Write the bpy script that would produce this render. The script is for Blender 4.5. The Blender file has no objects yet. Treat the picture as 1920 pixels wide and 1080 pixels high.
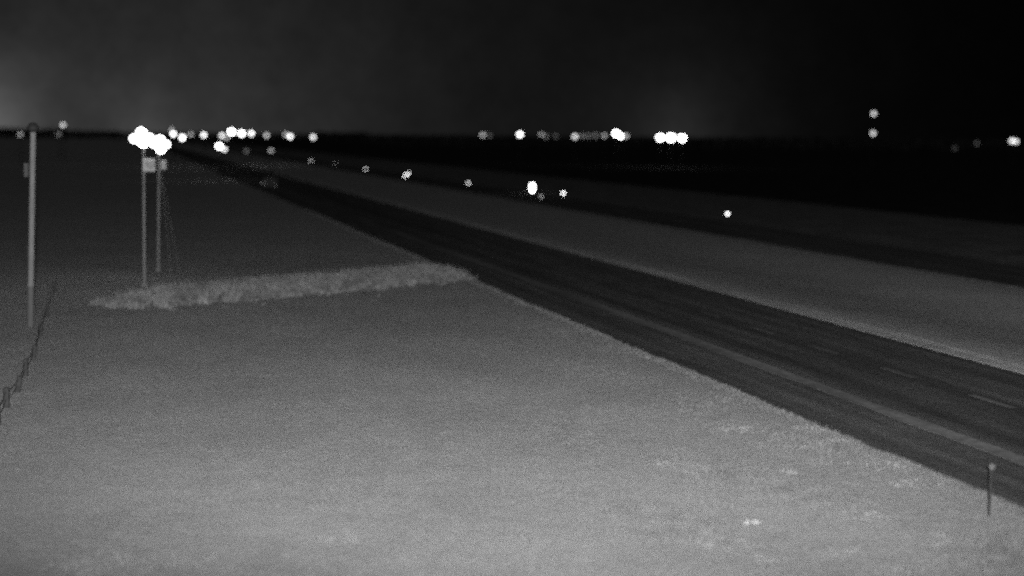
import bpy, bmesh, math, random
import numpy as np
from mathutils import Vector, Matrix
random.seed(7); rng = np.random.default_rng(11)
S = bpy.context.scene
C = S.collection
R = math.radians

# ------------------------------------------------------------------ camera
CAM_H = 7.6                       # roadside camera mast, metres
FPX = 2638.0                      # focal length in photograph pixels (1920 wide), 40 degrees
PITCH = math.atan((540 - 256) / FPX)
ROLL = R(0.55)
cam = bpy.data.cameras.new('camera')
cam.sensor_width = 36; cam.lens = 36 * FPX / 1920
cam.clip_start = 0.05; cam.clip_end = 9000
cam.dof.use_dof = True            # focused near, so far lamps open up into discs
cam.dof.focus_distance = 41
cam.dof.aperture_fstop = 0.19
cam.dof.aperture_blades = 7
cam.dof.aperture_rotation = R(12)
camo = bpy.data.objects.new('camera', cam); C.objects.link(camo)
camo.location = (0, 0, CAM_H)
camo.rotation_euler = (Matrix.Rotation(math.pi / 2 - PITCH, 3, 'X') @ Matrix.Rotation(ROLL, 3, 'Z')).to_euler()
S.camera = camo

def ray(u, v):
    x, y = u - 960, 540 - v
    c, s = math.cos(ROLL), math.sin(ROLL)
    x2, y2 = x * c - y * s, x * s + y * c
    cp, sp = math.cos(PITCH), math.sin(PITCH)
    return Vector((x2, FPX * cp + y2 * sp, -FPX * sp + y2 * cp))
def at_height(u, v, h=0.0):       # the place on the ground (or h above it)
    d = ray(u, v); t = (h - CAM_H) / d.z
    return Vector((d.x * t, d.y * t, h))
def at_range(u, v, y):            # the place y metres out
    d = ray(u, v); t = y / d.y
    return Vector((d.x * t, y, CAM_H + d.z * t))

# ------------------------------------------------------------------ night sky with the glow of the town and painted lamp halos
def sky_dir(u, v): return ray(u, v).normalized()
W = bpy.data.worlds.new('World'); S.world = W; W.use_nodes = True
nt = W.node_tree; nt.nodes.clear()
wo = nt.nodes.new('ShaderNodeOutputWorld'); bg = nt.nodes.new('ShaderNodeBackground')
tc = nt.nodes.new('ShaderNodeTexCoord')
sk = nt.nodes.new('ShaderNodeTexSky'); sk.sky_type = 'NISHITA'; sk.sun_disc = False
sk.sun_elevation = R(-6); sk.sun_rotation = R(-20)
bw = nt.nodes.new('ShaderNodeRGBToBW'); nt.links.new(sk.outputs[0], bw.inputs[0])
def wmath(op, a, b=None):
    n = nt.nodes.new('ShaderNodeMath'); n.operation = op
    for i, x in enumerate((a, b)):
        if x is None: continue
        if isinstance(x, (int, float)): n.inputs[i].default_value = x
        else: nt.links.new(x, n.inputs[i])
    return n.outputs[0]
def glow(d, peak, width_deg):
    n = nt.nodes.new('ShaderNodeVectorMath'); n.operation = 'DOT_PRODUCT'
    nm = nt.nodes.new('ShaderNodeVectorMath'); nm.operation = 'NORMALIZE'
    nt.links.new(tc.outputs['Generated'], nm.inputs[0]); nt.links.new(nm.outputs[0], n.inputs[0])
    n.inputs[1].default_value = d
    ang = wmath('ARCCOSINE', wmath('MINIMUM', n.outputs['Value'], 1.0))
    return wmath('MULTIPLY', wmath('EXPONENT', wmath('MULTIPLY', ang, -1 / R(width_deg))), peak)
GLOWS = [(270, 262, .028, 9.8), (-45, 235, .17, 1.2), (620, 262, .008, 2.5), (285, 262, .03, 1.6), (1262, 258, .022, 1.8), (445, 250, .012, 1.2)]  # broad town glow; narrow ones paint halos of bright lamps into the sky
tot = wmath('MULTIPLY', bw.outputs[0], 0.0004)
for u, v, pk, w in GLOWS: tot = wmath('ADD', tot, glow(sky_dir(u, v), pk, w))
cl = nt.nodes.new('ShaderNodeTexNoise'); cl.inputs['Scale'].default_value = 26; cl.inputs['Detail'].default_value = 9; cl.inputs['Roughness'].default_value = .82
nt.links.new(tc.outputs['Generated'], cl.inputs['Vector'])        # fine mottling painted into the sky in place of camera grain
tot = wmath('MULTIPLY', tot, wmath('ADD', wmath('MULTIPLY', cl.outputs['Fac'], 1.4), .30))
nt.links.new(tot, bg.inputs['Color']); bg.inputs['Strength'].default_value = 1.0
nt.links.new(bg.outputs[0], wo.inputs[0])

# ------------------------------------------------------------------ the mast's floodlight: the pool of light in the foreground
ILLUM = Vector((0.05, -0.75, CAM_H + 0.35))
sl = bpy.data.lights.new('mast_floodlight', 'SPOT')
sl.energy = 198000; sl.color = (1, 1, 1); sl.spot_size = R(37.6); sl.spot_blend = 1.0; sl.shadow_soft_size = 0.12
slo = bpy.data.objects.new('mast_floodlight', sl); C.objects.link(slo)
slo.location = ILLUM
aim = at_height(1070, 450) - ILLUM
slo.rotation_euler = aim.to_track_quat('-Z', 'Y').to_euler()
slo.scale = (2.7, 1, 1)

ml = bpy.data.lights.new('far_ground_fill', 'SUN'); ml.energy = .15; ml.angle = R(.5)  # added sun lamp, a faint fill that brightens the far ground
mo = bpy.data.objects.new('far_ground_fill', ml); C.objects.link(mo); mo.rotation_euler = (R(50), 0, R(-35))

S.view_settings.view_transform = 'Standard'; S.view_settings.look = 'None'
S.view_settings.exposure = 0; S.view_settings.gamma = 1
S.render.engine = 'CYCLES'
S.cycles.use_adaptive_sampling = True; S.cycles.adaptive_threshold = .07; S.cycles.adaptive_min_samples = 20
S.cycles.use_denoising = False       # leave the night camera its grain
S.cycles.pixel_filter_type = 'BLACKMAN_HARRIS'; S.cycles.filter_width = 2.3
S.cycles.max_bounces = 4
S.cycles.sample_clamp_indirect = 4

# ------------------------------------------------------------------ materials (the camera sees in greys)
def mat(name, g=.3, rough=.9, var=0, scale=2.0, bump=0, bump_scale=20, metallic=0, spec=.2, layers=()):
    m = bpy.data.materials.new(name); m.use_nodes = True
    n = m.node_tree.nodes; l = m.node_tree.links; b = n['Principled BSDF']
    b.inputs['Roughness'].default_value = rough; b.inputs['Metallic'].default_value = metallic
    b.inputs['Specular IOR Level'].default_value = spec
    b.inputs['Base Color'].default_value = (g, g, g, 1)
    if var or layers or bump:
        t = n.new('ShaderNodeTexCoord')
    if var or layers:
        cur = None
        for (amp, sc, det) in ((var, scale, 5),) + tuple(layers):
            if not amp: continue
            x = n.new('ShaderNodeTexNoise'); x.inputs['Scale'].default_value = sc; x.inputs['Detail'].default_value = det
            l.new(t.outputs['Object'], x.inputs['Vector'])
            mr = n.new('ShaderNodeMapRange'); mr.inputs['From Min'].default_value = .3; mr.inputs['From Max'].default_value = .7
            mr.inputs['To Min'].default_value = 1 - amp; mr.inputs['To Max'].default_value = 1 + amp
            l.new(x.outputs['Fac'], mr.inputs['Value'])
            mu = n.new('ShaderNodeMath'); mu.operation = 'MULTIPLY'; mu.inputs[1].default_value = g if cur is None else 1
            l.new(mr.outputs[0], mu.inputs[0])
            if cur is not None: l.new(cur, mu.inputs[1])
            cur = mu.outputs[0]
        l.new(cur, b.inputs['Base Color'])
    if bump:
        x = n.new('ShaderNodeTexNoise'); x.inputs['Scale'].default_value = bump_scale; x.inputs['Detail'].default_value = 6
        l.new(t.outputs['Object'], x.inputs['Vector'])
        bp = n.new('ShaderNodeBump'); bp.inputs['Strength'].default_value = bump; bp.inputs['Distance'].default_value = .1
        l.new(x.outputs['Fac'], bp.inputs['Height']); l.new(bp.outputs[0], b.inputs['Normal'])
    return m
def lamp_mat(strength):
    m = bpy.data.materials.new('lit_lamp'); m.use_nodes = True
    n = m.node_tree.nodes; n.clear()
    e = n.new('ShaderNodeEmission'); e.inputs['Strength'].default_value = strength
    o = n.new('ShaderNodeOutputMaterial'); m.node_tree.links.new(e.outputs[0], o.inputs[0]); return m
M = dict(
    grass=mat('dry_grass', .295, 1, .055, .30, .3, 9, spec=0, layers=((.07, 1.7, 3), (.05, .09, 2), (.10, 9, 2), (.30, 32, 2))),
    blade=mat('grass_blade', .105, .9, .25, 1.5, spec=.0),
    weed=mat('pale_weed', .165, .9, .25, 3, spec=0),
    tall=mat('tall_grass_blade', .135, .9, .40, 1.1, spec=.0, layers=((.6, 4.5, 3),)),
    field=mat('bare_field', .03, 1, .3, .25, .5, 4, spec=0, layers=((.2, 1.6, 4),)),
    asphalt=mat('asphalt', .064, .95, .10, .5, .25, 30, spec=.1, layers=((.20, 4, 5), (.3, 25, 3))),
    pale=mat('pale_shoulder', .40, .95, .15, .8, .2, 30, spec=.1, layers=((.15, 6, 4),)),
    paint=mat('worn_paint', .118, .8, .25, 2.2, spec=.1, layers=((.2, 9, 4),)),
    dashp=mat('dash_paint', .125, .8, .2, 2.2, spec=.1, layers=((.2, 9, 4),)),
    faded=mat('faded_paint', .085, .9, .25, 2.2, spec=.1, layers=((.25, 9, 4),)),
    verge=mat('rough_verge', .13, 1, .3, .3, .5, 4, spec=0, layers=((.25, 1.6, 4),)),
    shaftm=mat('mast_steel', .13, .7, .1, 3),
    polem=mat('grey_pole', .125, .7, .12, 3),
    galv=mat('galvanised_steel', .32, .6, .1, 3),
    dark=mat('dark_metal', .02, .7),
    wood=mat('dark_wood', .034, .9, .2, 6),
    sign=mat('pale_sign', .30, .6, .05, 3),
    white=mat('white_plastic', .24, .6, .4, 14),
    tree=mat('dark_foliage', .075, 1, .3, .2, spec=0),
    bark=mat('bark', .05, 1, .2, 3, spec=0),
)
def along_streaks(m, g, a1, a2):
    # wear that runs with the traffic: noise stretched along the carriageway
    n = m.node_tree.nodes; l = m.node_tree.links; b = n['Principled BSDF']
    old = b.inputs['Base Color'].links[0].from_socket
    t = n.new('ShaderNodeTexCoord'); cur = old
    for amp, sp, sa in ((a1, .9, .012), (a2, 1.6, .10)):
        ro = n.new('ShaderNodeVectorRotate'); ro.rotation_type = 'Z_AXIS'; ro.inputs['Angle'].default_value = -R(15.4)
        l.new(t.outputs['Object'], ro.inputs['Vector'])
        mp = n.new('ShaderNodeMapping'); mp.inputs['Scale'].default_value = (sp, sa, 1); l.new(ro.outputs[0], mp.inputs['Vector'])
        x = n.new('ShaderNodeTexNoise'); x.inputs['Scale'].default_value = 1; x.inputs['Detail'].default_value = 4; l.new(mp.outputs[0], x.inputs['Vector'])
        mr = n.new('ShaderNodeMapRange'); mr.inputs['From Min'].default_value = .3; mr.inputs['From Max'].default_value = .7
        mr.inputs['To Min'].default_value = 1 - amp; mr.inputs['To Max'].default_value = 1 + amp; l.new(x.outputs['Fac'], mr.inputs['Value'])
        mu = n.new('ShaderNodeMath'); mu.operation = 'MULTIPLY'; l.new(cur, mu.inputs[0]); l.new(mr.outputs[0], mu.inputs[1]); cur = mu.outputs[0]
    l.new(cur, b.inputs['Base Color'])
along_streaks(M['asphalt'], .06, .38, .30)
along_streaks(M['paint'], .1, .25, .35)
along_streaks(M['pale'], .3, .12, .25)
def reflector_mat(alpha):
    m = bpy.data.materials.new('reflector_sheeting'); m.use_nodes = True
    n = m.node_tree.nodes; n.clear()
    e = n.new('ShaderNodeBsdfAnisotropic'); e.distribution = 'GGX'
    e.inputs['Roughness'].default_value = math.sqrt(alpha); e.inputs['Color'].default_value = (.9, .9, .9, 1)
    o = n.new('ShaderNodeOutputMaterial'); m.node_tree.links.new(e.outputs[0], o.inputs[0]); return m

# ------------------------------------------------------------------ mesh helpers
class MB:
    def __init__(s): s.bm = bmesh.new()
    def box(s, c, size, rot=None, bevel=0):
        r = bmesh.ops.create_cube(s.bm, size=1)
        m = Matrix.Translation(c) @ (rot.to_4x4() if rot else Matrix()) @ Matrix.Diagonal((*size, 1))
        bmesh.ops.transform(s.bm, matrix=m, verts=r['verts'])
        if bevel:
            ed = list({e for v in r['verts'] for e in v.link_edges})
            bmesh.ops.bevel(s.bm, geom=ed, offset=bevel, segments=2, affect='EDGES', profile=.5)
        return s
    def tube(s, a, b, r0, r1=None, seg=12):
        a, b = Vector(a), Vector(b); r1 = r0 if r1 is None else r1
        q = (b - a).to_track_quat('Z', 'Y').to_matrix().to_4x4()
        r = bmesh.ops.create_cone(s.bm, cap_ends=True, segments=seg, radius1=r0, radius2=r1, depth=(b - a).length)
        bmesh.ops.transform(s.bm, matrix=Matrix.Translation((a + b) / 2) @ q, verts=r['verts']); return s
    def lathe(s, c, prof, seg=16, q=None):
        q = q or Matrix(); rings = []
        for r, z in prof:
            rings.append([s.bm.verts.new(Vector(c) + q @ Vector((r * math.cos(2 * math.pi * k / seg), r * math.sin(2 * math.pi * k / seg), z))) for k in range(seg)])
        for A, B in zip(rings, rings[1:]):
            for k in range(seg): s.bm.faces.new((A[k], A[(k + 1) % seg], B[(k + 1) % seg], B[k]))
        s.bm.faces.new(list(reversed(rings[0]))); s.bm.faces.new(rings[-1]); return s
    def build(s, name, m, parent=None, loc=None, smooth=False):
        me = bpy.data.meshes.new(name); bmesh.ops.recalc_face_normals(s.bm, faces=s.bm.faces)
        s.bm.to_mesh(me); s.bm.free(); me.materials.append(m)
        if smooth:
            for p in me.polygons: p.use_smooth = True
        o = bpy.data.objects.new(name, me); C.objects.link(o); o.parent = parent
        if loc is not None: o.location = loc
        return o
def raw(name, v, f, m, parent=None):
    me = bpy.data.meshes.new(name); me.from_pydata(v if isinstance(v, list) else v.tolist(), [], f if isinstance(f, list) else f.tolist())
    me.materials.append(m); me.update()
    o = bpy.data.objects.new(name, me); C.objects.link(o); o.parent = parent; return o
def tag(o, label=None, cat=None, group=None, kind=None):
    if label: o['label'] = label
    if cat: o['category'] = cat
    if group: o['group'] = group
    if kind: o['kind'] = kind
    return o
def empty(name, loc, rz=0):
    o = bpy.data.objects.new(name, None); C.objects.link(o); o.location = loc; o.rotation_euler = (0, 0, rz); o.empty_display_size = .2; return o

# ------------------------------------------------------------------ the road's own frame: p metres across, a metres along
TH = R(15.4)
def P(p, a, z=0.0): return Vector((p * math.cos(TH) - a * math.sin(TH), p * math.sin(TH) + a * math.cos(TH), z))
def PA(v): return (v.x * math.cos(TH) + v.y * math.sin(TH), -v.x * math.sin(TH) + v.y * math.cos(TH))
NE, SH, IN = 17.85, 28.3, 29.5          # near carriageway: near edge, dark asphalt ends, pale inner shoulder ends
FA, FB = 45.0, 53.2                     # far carriageway
def relief(p, a):
    z = .03 * math.sin(p * .31 + 1.3) * math.sin(a * .23) + .010 * math.sin(p * .83 + a * .57) + .006 * math.sin(p * 1.9 - a * 1.3)
    w = min(1, max(0, (min(abs(p - NE), abs(p - IN), abs(p - FA), abs(p - FB)) - .3) / 2.5))
    if NE < p < IN or FA < p < FB: w = 0
    z = z * w - (.04 if w == 0 else .0)
    if IN < p < FA:                      # shallow median ditch
        t = (p - IN) / (FA - IN); z -= .35 * math.sin(math.pi * t) ** 2
    z *= math.exp(-max(0, a - 70) / 60)
    if p < NE:                           # the verge falls away a little from the road
        z -= .12 * min(1, (NE - p) / 6)
    return z
def spaced(lo, hi, centre0, centre1, fine, growth=1.22):
    xs = list(np.arange(centre0, centre1, fine)); st = fine; x = centre0
    left = []
    while x > lo: st *= growth; x -= st; left.append(x)
    st = fine; x = xs[-1]; right = []
    while x < hi: st *= growth; x += st; right.append(x)
    return left[::-1] + xs + right
pa = spaced(-2600, 2600, -26, 60, .8); aa = spaced(-400, 4200, 10, 140, 1.0)
vs = [tuple(P(p, a, relief(p, a) if abs(p) < 200 and a < 600 else -.12)) for p in pa for a in aa]
n = len(aa)
fs = [(i * n + j, (i + 1) * n + j, (i + 1) * n + j + 1, i * n + j + 1) for i in range(len(pa) - 1) for j in range(n - 1)]
g = raw('ground', vs, fs, M['grass']); g['kind'] = 'structure'
for p_ in g.data.polygons: p_.use_smooth = True

def strip(name, p0, p1, a0, a1, z, m, parent=None, rag0=0, rag1=0, step=.5):
    A = list(np.arange(a0, min(a1, 160), step)) + ([] if a1 <= 160 else [160, 200, 260, 340, 450, 600, 900, 1400, 2200])
    if A[-1] < a1 and a1 <= 160: A.append(a1)
    v = []; f = []; w0 = w1 = 0
    for a in A:
        w0 = .8 * w0 + random.uniform(-1, 1) * .5; w1 = .8 * w1 + random.uniform(-1, 1) * .5
        v += [tuple(P(p0 + w0 * rag0, a, z)), tuple(P(p1 + w1 * rag1, a, z)), tuple(P(p0 + w0 * rag0, a, z - .05)), tuple(P(p1 + w1 * rag1, a, z - .05))]
    for i in range(len(A) - 1):
        k = 4 * i; f += [(k, k + 1, k + 5, k + 4), (k + 2, k, k + 4, k + 6), (k + 1, k + 3, k + 7, k + 5)]
    o = raw(name, v, f, m, parent); return o
near = strip('road', NE, SH + .05, -120, 2200, .02, M['asphalt'], rag0=.16)
near['kind'] = 'structure'; near['label'] = 'dark asphalt near carriageway running off to the left horizon'
strip('paved_shoulder', SH - .02, IN, -120, 2200, .026, M['pale'], near, rag1=.12)
strip('edge_line', 20.25, 20.85, -60, 260, .026, M['paint'], near, rag0=.07, rag1=.07)
for k in range(-5, 30):
    strip('lane_dash', 24.28, 24.50, 34.4 + 5.13 * k, 36.5 + 5.13 * k, .026, M['dashp' if k == 0 else 'faded' if k % 3 else 'paint'], near, step=.7)
far = strip('road', FA, FB, -160, 2200, .02, M['asphalt'], rag0=.2, rag1=.2)
far['kind'] = 'structure'; far['label'] = 'narrow dark far carriageway beyond the grass median'
# the dark field on the far side
pf = [78, 85, 110, 150, 220, 400, 900, 2500]; af = list(range(-200, 400, 3)) + [500, 700, 1100, 2000, 4000]
v = [tuple(P(p, a, .06)) for p in pf for a in af]; n = len(af)
f = [(i * n + j, (i + 1) * n + j, (i + 1) * n + j + 1, i * n + j + 1) for i in range(len(pf) - 1) for j in range(n - 1)]
fo = raw('field', v, f, M['field']); fo['kind'] = 'structure'

pv = [FB - .2, 57, 60, 64, 70, 79]
v = [tuple(P(p + (random.uniform(-.4, .4) if i == 0 else 0), a, .035)) for i, p in enumerate(pv) for a in af]
f = [(i * n + j, (i + 1) * n + j, (i + 1) * n + j + 1, i * n + j + 1) for i in range(len(pv) - 1) for j in range(n - 1)]
vo = raw('verge', v, f, M['verge']); vo['kind'] = 'structure'

# ------------------------------------------------------------------ grass (nobody could count it)
def blades(name, pts, hts, per, spread, width, m, lean=.35):
    k = len(pts); N = k * per
    base = np.repeat(pts, per, 0) + np.c_[rng.normal(0, spread, (N, 2)), np.zeros(N)]
    h = np.repeat(hts, per) * rng.uniform(.55, 1.1, N); an = rng.uniform(0, 2 * math.pi, N)
    wv = np.c_[np.cos(an), np.sin(an), np.zeros(N)] * (width * rng.uniform(.6, 1.3, N))[:, None]
    tip = base + np.c_[rng.normal(0, lean, (N, 2)) * h[:, None], h]
    V = np.empty((N * 3, 3)); V[0::3] = base - wv; V[1::3] = base + wv; V[2::3] = tip
    F = np.arange(N * 3).reshape(-1, 3)
    return raw(name, V, F, m)
def zof(x, y):
    p, a = PA(Vector((x, y, 0))); return relief(p, a) - .01
pts = []; hts = []
while len(pts) < 17000:
    u = random.uniform(-60, 1980); t = random.random(); vv = 560 + 530 * t
    q = at_height(u, vv); p, a = PA(q)
    if p > NE - .1: continue
    d = math.sin(q.x * .9 + 1.1 * math.sin(q.y * .4)) * math.sin(q.y * .7 + q.x * .3)
    right = max(0, min(1, (q.x + q.y * .02 - 1) / 4))
    if random.random() > .10 + .25 * d + .55 * right * (.35 + .65 * max(0, d)): continue
    pts.append((q.x, q.y, zof(q.x, q.y))); hts.append(random.uniform(.03, .065) * (1 + .9 * right * max(0, d)))
for i in range(5000):                      # ragged fringe of the verge along the asphalt
    a = 14 + 130 * random.random() ** 1.6; p = NE - abs(random.gauss(0, .25)); q = P(p, a)
    pts.append((q.x, q.y, zof(q.x, q.y))); hts.append(random.uniform(.04, .14))
CL = [(1535, 806), (1572, 823), (1500, 830), (1380, 800), (1665, 870), (1700, 905), (1480, 880), (1350, 1010), (1440, 1040), (1610, 960), (1760, 1010), (1570, 1030), (1690, 1060), (1260, 860), (1330, 880), (1840, 1055), (640, 1000), (180, 1046), (250, 1050), (140, 1052), (360, 1040)]
go = blades('mown_grass', np.array(pts), np.array(hts), 5, .05, .012, M['blade'])
tag(go, 'short pale mown grass over the lit foreground verge', 'grass', kind='stuff')
pts = []; hts = []
for u, v_ in CL:                           # paler weedy patches
    c = at_height(u, v_)
    wd = random.uniform(.14, .42)
    for k in range(int(170 * wd)):
        x, y = c.x + random.gauss(0, wd), c.y + random.gauss(0, wd)
        pts.append((x, y, zof(x, y))); hts.append(random.uniform(.03, .10))
go = blades('pale_weeds', np.array(pts), np.array(hts), 5, .05, .012, M['weed'])
tag(go, 'small paler weedy patches scattered through the foreground grass', 'weeds', kind='stuff')
# belt of tall grass from the fence line to the road
A0, A1 = at_height(228, 577), at_height(882, 521)
pts = []; hts = []
dirv = (A1 - A0).normalized(); nrm = Vector((-dirv.y, dirv.x, 0))
for i in range(20000):
    t = random.random(); fade = min(1, t / .16 + .05) * min(1, (1 - t) / .05 + .25)
    if random.random() > fade: continue
    dd = random.random() ** .8 * 3.2; q = A0 + (A1 - A0) * t + nrm * (dd - .3 + .5 * math.sin(t * 37) * math.sin(t * 91))
    cl = .5 + .5 * math.sin(q.x * 5.1 + 2 * math.sin(q.y * 3.3)) * math.sin(q.y * 4.3 + q.x * 1.7)
    if random.random() > .15 + .85 * cl: continue
    pts.append((q.x, q.y, zof(q.x, q.y))); hts.append((.16 + .36 * min(1, dd / 1.3) + .45 * random.random() * cl) * (.35 + .65 * fade))
for i in range(450):                      # stragglers that thin out into the mown grass
    t = .08 + .9 * random.random(); q = A0 + (A1 - A0) * t + nrm * (1.6 + random.gauss(0, 1.5))
    if PA(q)[0] > NE - .1: continue
    pts.append((q.x, q.y, zof(q.x, q.y))); hts.append(random.uniform(.08, .32))
to = blades('tall_grass', np.array(pts), np.array(hts), 7, .10, .035, M['tall'], .45)
tag(to, 'belt of tall pale uncut grass reaching from the left to the road', 'tall grass', kind='stuff')
# far shelterbelt: a low dark mass on the horizon
V = []; F = []
def belt(u0, u1, rng_m, top_px, n):
    for i in range(n):
        u = u0 + (u1 - u0) * (i + random.random()) / n; y = rng_m * random.uniform(.95, 1.08)
        c = at_range(u, 256, y); hor = 247 + 18 * u / 1920
        top = CAM_H + (top_px(u) * random.uniform(.55, 1.1)) * y / FPX
        r = top * random.uniform(.3, .5)
        for k in range(46):
            th = random.uniform(0, 6.283); zz = random.random() ** .7; rr = r * math.sqrt(random.random()) * (1.1 - zz * .8)
            o = Vector((c.x + rr * math.cos(th), c.y + rr * math.sin(th), .3 + (top - .3) * zz)); s = r * .28
            b = len(V)
            for j in range(3): V.append((o.x + random.gauss(0, s), o.y + random.gauss(0, s), max(0, min(top, o.z + random.gauss(0, s)))))
            F.append((b, b + 1, b + 2))
belt(-150, 230, 1700, lambda u: 7 if u < 130 else 4, 150)
belt(230, 690, 1700, lambda u: 2.5, 110)
belt(585, 690, 1500, lambda u: 6, 30)
belt(690, 1400, 1000, lambda u: 2.5, 150)
belt(1400, 2100, 1100, lambda u: 4, 120)
tr = raw('treeline', V, F, M['tree'])
tag(tr, 'low dark line of far trees along the horizon', 'treeline', kind='stuff')

# ------------------------------------------------------------------ tall grey pole on the left
b = at_height(57, 606); pt = at_range(62, 246, b.y + .1)
root = empty('utility_pole', b); tag(root, 'tall grey pole with dark rounded head at the left edge', 'pole')
top = pt - b
def mid(t): return top * t
MB().tube((0, 0, -.15), mid(.20), .135, .13, 16).build('base_sleeve', M['dark'] if False else mat('dull_sleeve', .072, .8, .1, 4), root, smooth=False)
MB().tube(mid(.20), mid(1), .118, .108, 16).build('shaft', M['polem'], root)
MB().tube(mid(.197), mid(.205), .145, .145, 16).build('collar', M['polem'], root)
MB().box(mid(.80) + Vector((-.22, -.02, 0)), (.17, .24, .55), bevel=.02).box(mid(.80) + Vector((-.13, 0, .15)), (.10, .05, .05)).build('equipment_box', mat('dull_box', .05, .7), root)
hd = MB().lathe(mid(1), [(.11, -.04), (.16, .0), (.22, .06), (.23, .14), (.19, .24), (.12, .31), (.04, .34)], 18).build('dark_head', M['dark'], root, smooth=True)

# ------------------------------------------------------------------ right-of-way fence: short dark posts on the left
FP = [(103, 543), (87, 590), (74, 625), (61, 666), (48, 697), (31, 727), (12, 757), (-3, 789)]
fq = [at_height(u, v_) for u, v_ in FP]
for q in fq: q.z = zof(q.x, q.y)
fo_ = empty('fence', fq[3]); tag(fo_, 'row of low dark stub posts with wire at the left edge', 'fence')
tops = []
for i, q in enumerate(fq):
    q = q - fq[3]; hh = random.uniform(.42, .60); lx, ly = random.uniform(-.06, .10), random.uniform(-.06, .06); k_ = random.uniform(.7, 1.0)
    t_ = q + Vector((lx, ly, hh)); tops.append((q, t_))
    po = MB().tube(q + Vector((0, 0, -.2)), t_, .105 * k_, .085 * k_, 10).build('post', M['wood'], fo_)
    MB().lathe(t_, [(.085 * k_, -.005), (.07 * k_, .03), (.03, .045)], 10).build('rounded_top', M['wood'], po)
for fr in (.45, .88):
    m_ = MB()
    for (a0, a1), (b0, b1) in zip(tops, tops[1:]):
        p0, p1 = a0.lerp(a1, fr), b0.lerp(b1, fr); md = (p0 + p1) / 2 + Vector((0, 0, -.05))
        m_.tube(p0, md, .009, .009, 5).tube(md, p1, .009, .009, 5)
    m_.build('wire', M['dark'], fo_)

# ------------------------------------------------------------------ delineators
def delineator(loc, h, label, refl, r=.06, group='reflector posts along the far carriageway', face=None):
    o = empty('delineator_post', loc); tag(o, label, 'reflector post', group)
    MB().box((-.02, 0, h / 2 - .05), (.012, .05, h + .1)).box((.02, 0, h / 2 - .05), (.012, .05, h + .1)).box((0, .018, h / 2 - .05), (.03, .012, h + .1)).build('post', M['galv'] if face else M['dark'], o)
    tgt = (face or (Vector((.3, -.4, CAM_H + .2)))) - (Vector(loc) + Vector((0, 0, h)))
    q = tgt.to_track_quat('Z', 'Y').to_matrix()
    c = Vector((0, 0, h)) + q @ Vector((0, 0, .04))
    MB().lathe(c, [(r * 1.12, -.018), (r * 1.12, .0)], 18, q).build('reflector_frame', M['dark'], o)
    MB().lathe(c, [(r, .0), (r, .006)], 18, q).build('reflector', refl, o)
q = at_height(1854, 966); q.z = zof(q.x, q.y)
o = empty('delineator_post', q); tag(o, 'slim roadside reflector post at the lower right asphalt edge', 'reflector post')
MB().box((-.016, 0, .5), (.012, .035, 1.2)).box((.016, 0, .5), (.012, .035, 1.2)).box((0, .014, .5), (.024, .01, 1.2)).build('post', M['dark'], o)
MB().lathe((0, -.045, 1.05), [(.065, -.01), (.065, .008)], 18, Matrix.Rotation(R(90), 3, 'X')).build('reflector_plate', mat('dirty_plate', .055, .8, .2, 20), o)
FARD = [ # u, v, metres across, gloss, radius, label
    (583, 302, 44.6, .080, .22, 'dim reflector post beyond the median, farthest of the descending row'),
    (628, 308, 44.6, .17, .20, 'barely visible reflector post between two dim ones in the descending row'),
    (685, 317, 44.6, .080, .18, 'grey reflector post in the descending row, left of the doubled one'),
    (760, 329, 44.6, .064, .16, 'brighter left one of a doubled pair of reflectors'),
    (765, 325, 44.9, .070, .16, 'right one of a doubled pair of reflectors, partly hidden'),
    (878, 343, 44.6, .10, .14, 'lone grey reflector post left of the brightest reflector'),
    (1015, 369, 44.6, .22, .12, 'dull reflector post just below right of the brightest reflector'),
    (1056, 362, 53.9, .062, .13, 'bright reflector post right of the brightest reflector'),
    (1364, 401, 53.9, .10, .11, 'isolated bright reflector post over the far carriageway at right'),
]
for u, v_, p, al, r, lab in FARD:
    d = ray(u, v_); dp, da = PA(Vector((d.x, d.y, 0))); t = p / dp
    pos = Vector((d.x * t, d.y * t, 0)); h = CAM_H + d.z * t
    delineator(pos, max(.35, h), lab, reflector_mat(al), r)
d = ray(998, 352); dp, da = PA(Vector((d.x, d.y, 0))); t = 53.9 / dp
pos = Vector((d.x * t, d.y * t, 0)); h = CAM_H + d.z * t
o = empty('marker_lamp', pos); tag(o, 'brightest, upright oval marker light beyond the median', 'marker light')
MB().tube((0, 0, -.1), (0, 0, h - .3), .05, .04).build('post', M['dark'], o)
MB().box((0, .12, h), (.5, .10, 1.1), bevel=.03).build('housing', M['dark'], o)
for dz in (-.27, .27):
    MB().lathe((0, 0, h + dz), [(.23, -.06), (.23, .04), (.1, .07)], 14, Matrix.Rotation(R(90), 3, 'X')).build('lamp', lamp_mat(22), o)

# ------------------------------------------------------------------ small sign far down the near carriageway
d = ray(506, 342); dp, da = PA(Vector((d.x, d.y, 0))); t = 16.6 / dp
pos = Vector((d.x * t, d.y * t, 0)); h = CAM_H + d.z * t
o = empty('road_sign', pos); tag(o, 'small faint sign panel beside the near carriageway in the distance', 'sign')
for s_ in (-.5, .5): MB().tube((s_, .06, -.1), (s_, .06, h + .4), .04).build('post', M['dark'], o)
MB().box((0, 0, h), (1.7, .04, 1.0), bevel=.012).build('panel', mat('sign_back', .035, .6), o)
for dx, dz, r in ((-.80, -.05, .09), (.62, -.42, .07), (.0, .42, .05)):
    MB().lathe((dx, -.04, h + dz), [(r, -.01), (r, .01)], 12, Matrix.Rotation(R(90), 3, 'X')).build('reflector', reflector_mat(.16), o)

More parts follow.
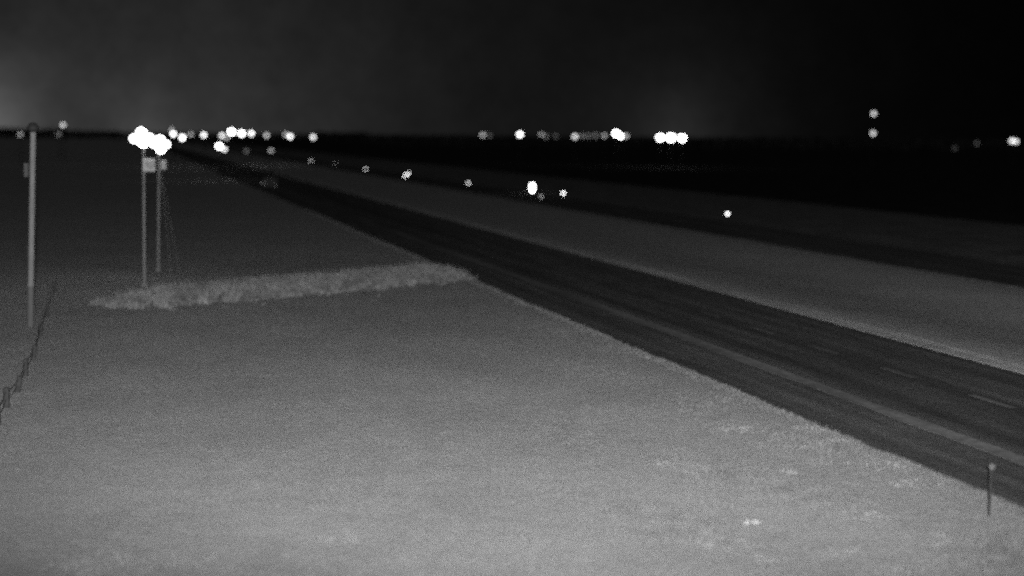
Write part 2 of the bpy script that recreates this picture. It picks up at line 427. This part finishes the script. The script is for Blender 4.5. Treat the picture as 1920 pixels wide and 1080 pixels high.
# ------------------------------------------------------------------ the two floodlight masts
def flood_mast(name, base_uv, head_uv, label, panels, L, box=None):
    b = at_height(*base_uv); hd = at_range(*head_uv, b.y); tp = hd - b
    o = empty(name, b); tag(o, label, 'floodlight mast', 'twin floodlight masts on the left')
    MB().lathe((0, 0, 0), [(.17, -.1), (.17, .03), (.10, .06)], 14).build('base_plate', M['shaftm'], o)
    MB().tube((0, 0, 0), tp * .99 + Vector((0, .12, 0)), .075, .06, 14).build('shaft', M['shaftm'], o)
    xs = [p[0] for p in panels]
    MB().box(tp + Vector(((min(xs) + max(xs)) / 2, .10, -.02)), (max(xs) - min(xs) + .3, .08, .08)).build('crossarm', M['dark'], o)
    lms = [lamp_mat(L * k) for k in (.16, .5, 1, .22)]
    for (dx, dz, yaw, w, hh), lm in zip(panels, lms):
        q = Matrix.Rotation(R(yaw), 3, 'Z') @ Matrix.Rotation(R(18), 3, 'X')
        c = tp + Vector((dx, 0, dz))
        k = MB().lathe(c + q @ Vector((0, .05, 0)), [(w * .2, -.25), (w * .5, -.12), (w * .64, .0), (w * .64, .05)], 18, q @ Matrix.Rotation(R(90), 3, 'X')).build('flood_housing', M['dark'], o)
        MB().lathe(c + q @ Vector((0, -.03, 0)), [(w * .58, -.02), (w * .60, .0), (w * .4, .03), (w * .1, .05)], 18, q @ Matrix.Rotation(R(90), 3, 'X')).build('lens', lm, k)
    return o, tp
SH1 = [(-.42, -.02, 14, .40, .30), (-.05, .27, 0, .42, .34), (.0, -.18, 0, .44, .36), (.36, .0, -10, .40, .34)]
o1, t1 = flood_mast('floodlight_mast', (271, 533), (268, 259), 'left floodlight mast of the dazzling pair, grey shaft, lamp bank at top', SH1, 40)
SH2 = [(-.26, .04, 8, .40, .38), (.12, .22, -6, .40, .34), (.12, -.24, -6, .42, .34), (.46, .0, -16, .36, .32)]
o2, t2 = flood_mast('floodlight_mast', (297, 505), (297, 270), 'right floodlight mast of the dazzling pair, lower lamp bank, thin stay wires', SH2, 40)
def cab(o, t, dx, dz, w, h, round_=False):
    c = t + Vector((dx, -.15, dz))
    MB().box(c, (w, .22, h), bevel=.03).build('cabinet', M['sign'], o)
cab(o1, t1, .33, -1.33, .62, .66)
cab(o2, t2, .32, -1.15, .30, .52)
MB().lathe(t1 + Vector((.42, -.30, -1.28)), [(.20, -.02), (.22, .0), (.18, .05), (.06, .08)], 16, Matrix.Rotation(R(90), 3, 'X')).build('round_cover', M['white'], o1)
for u in (322, 338):
    g_ = at_height(u, 515) - o2.location
    MB().tube(t2 * .9, g_, .011, .011, 6).build('stay_wire', M['shaftm'], o2)

# ------------------------------------------------------------------ lamps on the horizon
def yard_lamp(u, v_, y, s, L, label, group):
    hd = at_range(u, v_, y); b = Vector((hd.x, hd.y + .3, 0)); h = hd.z
    o = empty('lamp_post', b); tag(o, label, 'lamp post', group)
    rad = s * .5 * y / (FPX * 1024 / 1920)
    MB().tube((0, 0, -.2), (0, 0, max(.6, h + .1)), .11, .07, 8).build('pole', M['dark'], o)
    MB().tube((0, 0, max(.5, h + .05)), (0, -.3, h + rad * .9), .05, .04, 6).build('arm', M['dark'], o)
    MB().lathe((0, -.3, h), [(rad * .55, rad * .80), (rad * .95, rad * .86), (rad * .6, rad * 1.15), (.05, rad * 1.25)], 14).build('cap', M['dark'], o)
    MB().lathe((0, -.3, h), [(rad * .3, -rad * .95), (rad * .75, -rad * .66), (rad, -rad * .1), (rad * .95, rad * .4), (rad * .55, rad * .8)], 14).build('globe', lamp_mat(L), o, smooth=True)
GL = 'lamps along the left horizon'; GR = 'lamps along the right horizon'; GB = 'three merged dazzling floodlights'
D, MI, B, VB = .62, 2.2, 7, 17
LAMPS = [
 (38, 252, 330, 3.2, .75, 'dim lamp just left of the tall grey pole head', GL),
 (118, 234, 340, 3.2, 1.9, 'pale lamp raised above the horizon, right of the grey pole', GL),
 (110, 252, 420, 3.0, .32, 'faint lamp directly below the raised pale lamp', GL),
 (322, 243, 360, 3.0, 1.0, 'dim lamp peeking over the first lamp right of the masts', GL),
 (325, 251, 330, 3.4, B, 'first bright lamp right of the twin floodlight masts', GL),
 (342, 258, 300, 4.2, B, 'second bright lamp right of the twin floodlight masts', GL),
 (358, 252, 410, 3.2, .95, 'dull grey lamp touching the second bright one on its right', GL),
 (382, 253, 330, 3.4, 4.8, 'lone bright lamp between the masts and the dazzling horizon cluster', GL),
 (416, 254, 350, 3.2, 3.6, 'medium lamp at the left end of the dazzling horizon cluster', GL),
 (425, 258, 420, 3.0, 1.2, 'dim lamp tucked under the left end of the horizon cluster', GL),
 (434, 247, 330, 4.6, VB, 'largest dazzling lamp of the left horizon cluster', GL),
 (453, 250, 340, 4.2, VB * .6, 'dazzling lamp in the middle of the left horizon cluster', GL),
 (471, 250, 345, 3.4, 5.5, 'bright lamp at the right end of the left horizon cluster', GL),
 (411, 274, 230, 4.4, VB, 'dazzling lamp set low beneath the left horizon cluster', GL),
 (421, 280, 240, 3.4, 3.0, 'dimmer lamp overlapping the low dazzling one', GL),
 (500, 254, 380, 3.2, 1.7, 'grey lamp first to the right of the horizon cluster', GL),
 (536, 252, 400, 3.2, 1.2, 'dim half of a lamp pair right of the horizon cluster', GL),
 (544, 256, 360, 3.4, 5, 'bright half of a lamp pair right of the horizon cluster', GL),
 (587, 257, 360, 3.4, 3.2, 'last bright lamp of the left horizon row', GL),
 (508, 282, 260, 3.2, .85, 'plain grey lamp below the left horizon row', GL),
 (462, 283, 280, 3.6, .18, 'barely lit lamp beside the low dazzling one', GL),
 (905, 253, 400, 3.2, 1.25, 'grey lamp at the left end of the middle horizon row', GR),
 (918, 254, 430, 3.0, .16, 'barely lit lamp beside the grey lamp heading the middle row', GR),
 (975, 252, 380, 3.6, 8, 'bright lone lamp near the centre of the horizon', GR),
 (1015, 252, 400, 3.2, .62, 'dull lamp right of the bright lone horizon lamp', GR),
 (1024, 256, 420, 3.0, .3, 'fainter lamp overlapping the dull one at lower right', GR),
 (1042, 255, 440, 3.2, .13, 'barely lit lamp in the gap right of the dull overlapping pair', GR),
 (1078, 256, 390, 3.4, 2.4, 'pale lamp left of a faint smear of lights', GR),
 (1092, 254, 420, 3.0, .4, 'faint lamp overlapping the pale one on its right', GR),
 (1104, 255, 430, 3.4, .22, 'left lamp of the faint smear of lights', GR),
 (1117, 254, 440, 3.4, .26, 'right lamp of the faint smear of lights', GR),
 (1133, 254, 400, 3.2, .85, 'dull lamp just left of the dazzling double lamp', GR),
 (1155, 250, 370, 4.2, VB, 'upper of the dazzling double lamp on the middle horizon', GR),
 (1163, 255, 380, 3.6, 15, 'lower of the dazzling double lamp on the middle horizon', GR),
 (1174, 255, 400, 3.2, 1.2, 'dim lamp at the right side of the dazzling double lamp', GR),
 (1238, 258, 360, 5.0, 18, 'left one of three merged dazzling floodlights', GB),
 (1258, 258, 360, 6.0, 20, 'middle one of three merged dazzling floodlights', GB),
 (1279, 259, 360, 5.2, 18, 'right one of three merged dazzling floodlights', GB),
 (1897, 264, 380, 3.6, 2.6, 'left of two joined lamps at the right picture edge', GR),
 (1905, 265, 390, 3.6, 2.2, 'right of two joined lamps at the right picture edge', GR),
 (1832, 269, 400, 3.2, .11, 'very faint lamp left of the joined lamps at right', GR),
 (1790, 278, 380, 3.6, .06, 'faintest low lamp between the mast and the joined lamps', GR),
]
for a_ in LAMPS: yard_lamp(*a_)

# ------------------------------------------------------------------ communications mast with two lights
hb, ht = at_range(1636, 250, 420), at_range(1637, 213, 420)
o = empty('lattice_mast', (hb.x, hb.y, 0)); tag(o, 'slender dark mast carrying two lights one above the other', 'mast')
legs = [Vector((.55 * math.cos(k * 2.0944), .55 * math.sin(k * 2.0944), 0)) for k in range(3)]
Ht = ht.z + 1
for l_ in legs: MB().tube(l_, l_ * .4 + Vector((0, 0, Ht)), .045, .035, 6).build('leg', M['dark'], o)
for k in range(9):
    m_ = MB(); z0, z1 = Ht * k / 9, Ht * (k + 1) / 9; s0, s1 = 1 - .6 * k / 9, 1 - .6 * (k + 1) / 9
    for j in range(3):
        m_.tube(legs[j] * s0 + Vector((0, 0, z0)), legs[(j + 1) % 3] * s1 + Vector((0, 0, z1)), .02, .02, 5)
        m_.tube(legs[j] * s1 + Vector((0, 0, z1)), legs[(j + 1) % 3] * s1 + Vector((0, 0, z1)), .02, .02, 5)
    m_.build('lattice_brace', M['dark'], o)
for q in (hb, ht):
    MB().lathe((q.x - hb.x, -.75, q.z), [(.25, -.5), (.46, -.2), (.48, .15), (.25, .48)], 14).build('obstruction_light', lamp_mat(1.9), o, smooth=True)
    MB().box((q.x - hb.x, -.4, q.z - .5), (.12, .8, .08)).build('bracket', M['dark'], o)

# ------------------------------------------------------------------ litter in the foreground grass
def scrap(u, v_, sx, sy, sz, m, label, rz):
    q = at_height(u, v_); q.z = zof(q.x, q.y) + .02
    bm = bmesh.new(); bmesh.ops.create_icosphere(bm, subdivisions=3, radius=1)
    for w in bm.verts:
        k = 1 + .5 * math.sin(w.co.x * 7 + w.co.z * 5) * math.cos(w.co.y * 6 - w.co.x * 3) + random.uniform(-.3, .3)
        w.co = Vector((w.co.x * sx * k, w.co.y * sy * k, max(-.2, w.co.z) * sz * k))
    me = bpy.data.meshes.new('litter'); bm.to_mesh(me); bm.free(); me.materials.append(m)
    o = bpy.data.objects.new('litter', me); C.objects.link(o); o.location = q; o.rotation_euler = (0, 0, rz)
    tag(o, label, 'litter', 'scraps of litter in the foreground grass')
scrap(1412, 973, .16, .09, .06, M['white'], 'bright white crumpled scrap in the lower right grass', .2)
scrap(1310, 933, .13, .08, .06, mat('dull_plastic', .11, .7, .1, 9), 'duller pale scrap left of the bright white one', .1)

# ------------------------------------------------------------------ the mast that carries the camera and its floodlight (behind the lens)
o = empty('camera_mast', (-.3, -1.35, 0)); tag(o, 'grey steel mast that carries the camera and floodlight', 'mast')
MB().tube((0, 0, -.2), (0, 0, CAM_H + .9), .14, .09, 16).build('shaft', M['galv'], o)
MB().box((.05, .12, CAM_H + .35), (.9, .06, .06)).build('bracket', M['galv'], o)
MB().box((.35, .32, CAM_H + .35), (.34, .3, .26), bevel=.02).build('flood_housing', M['dark'], o)
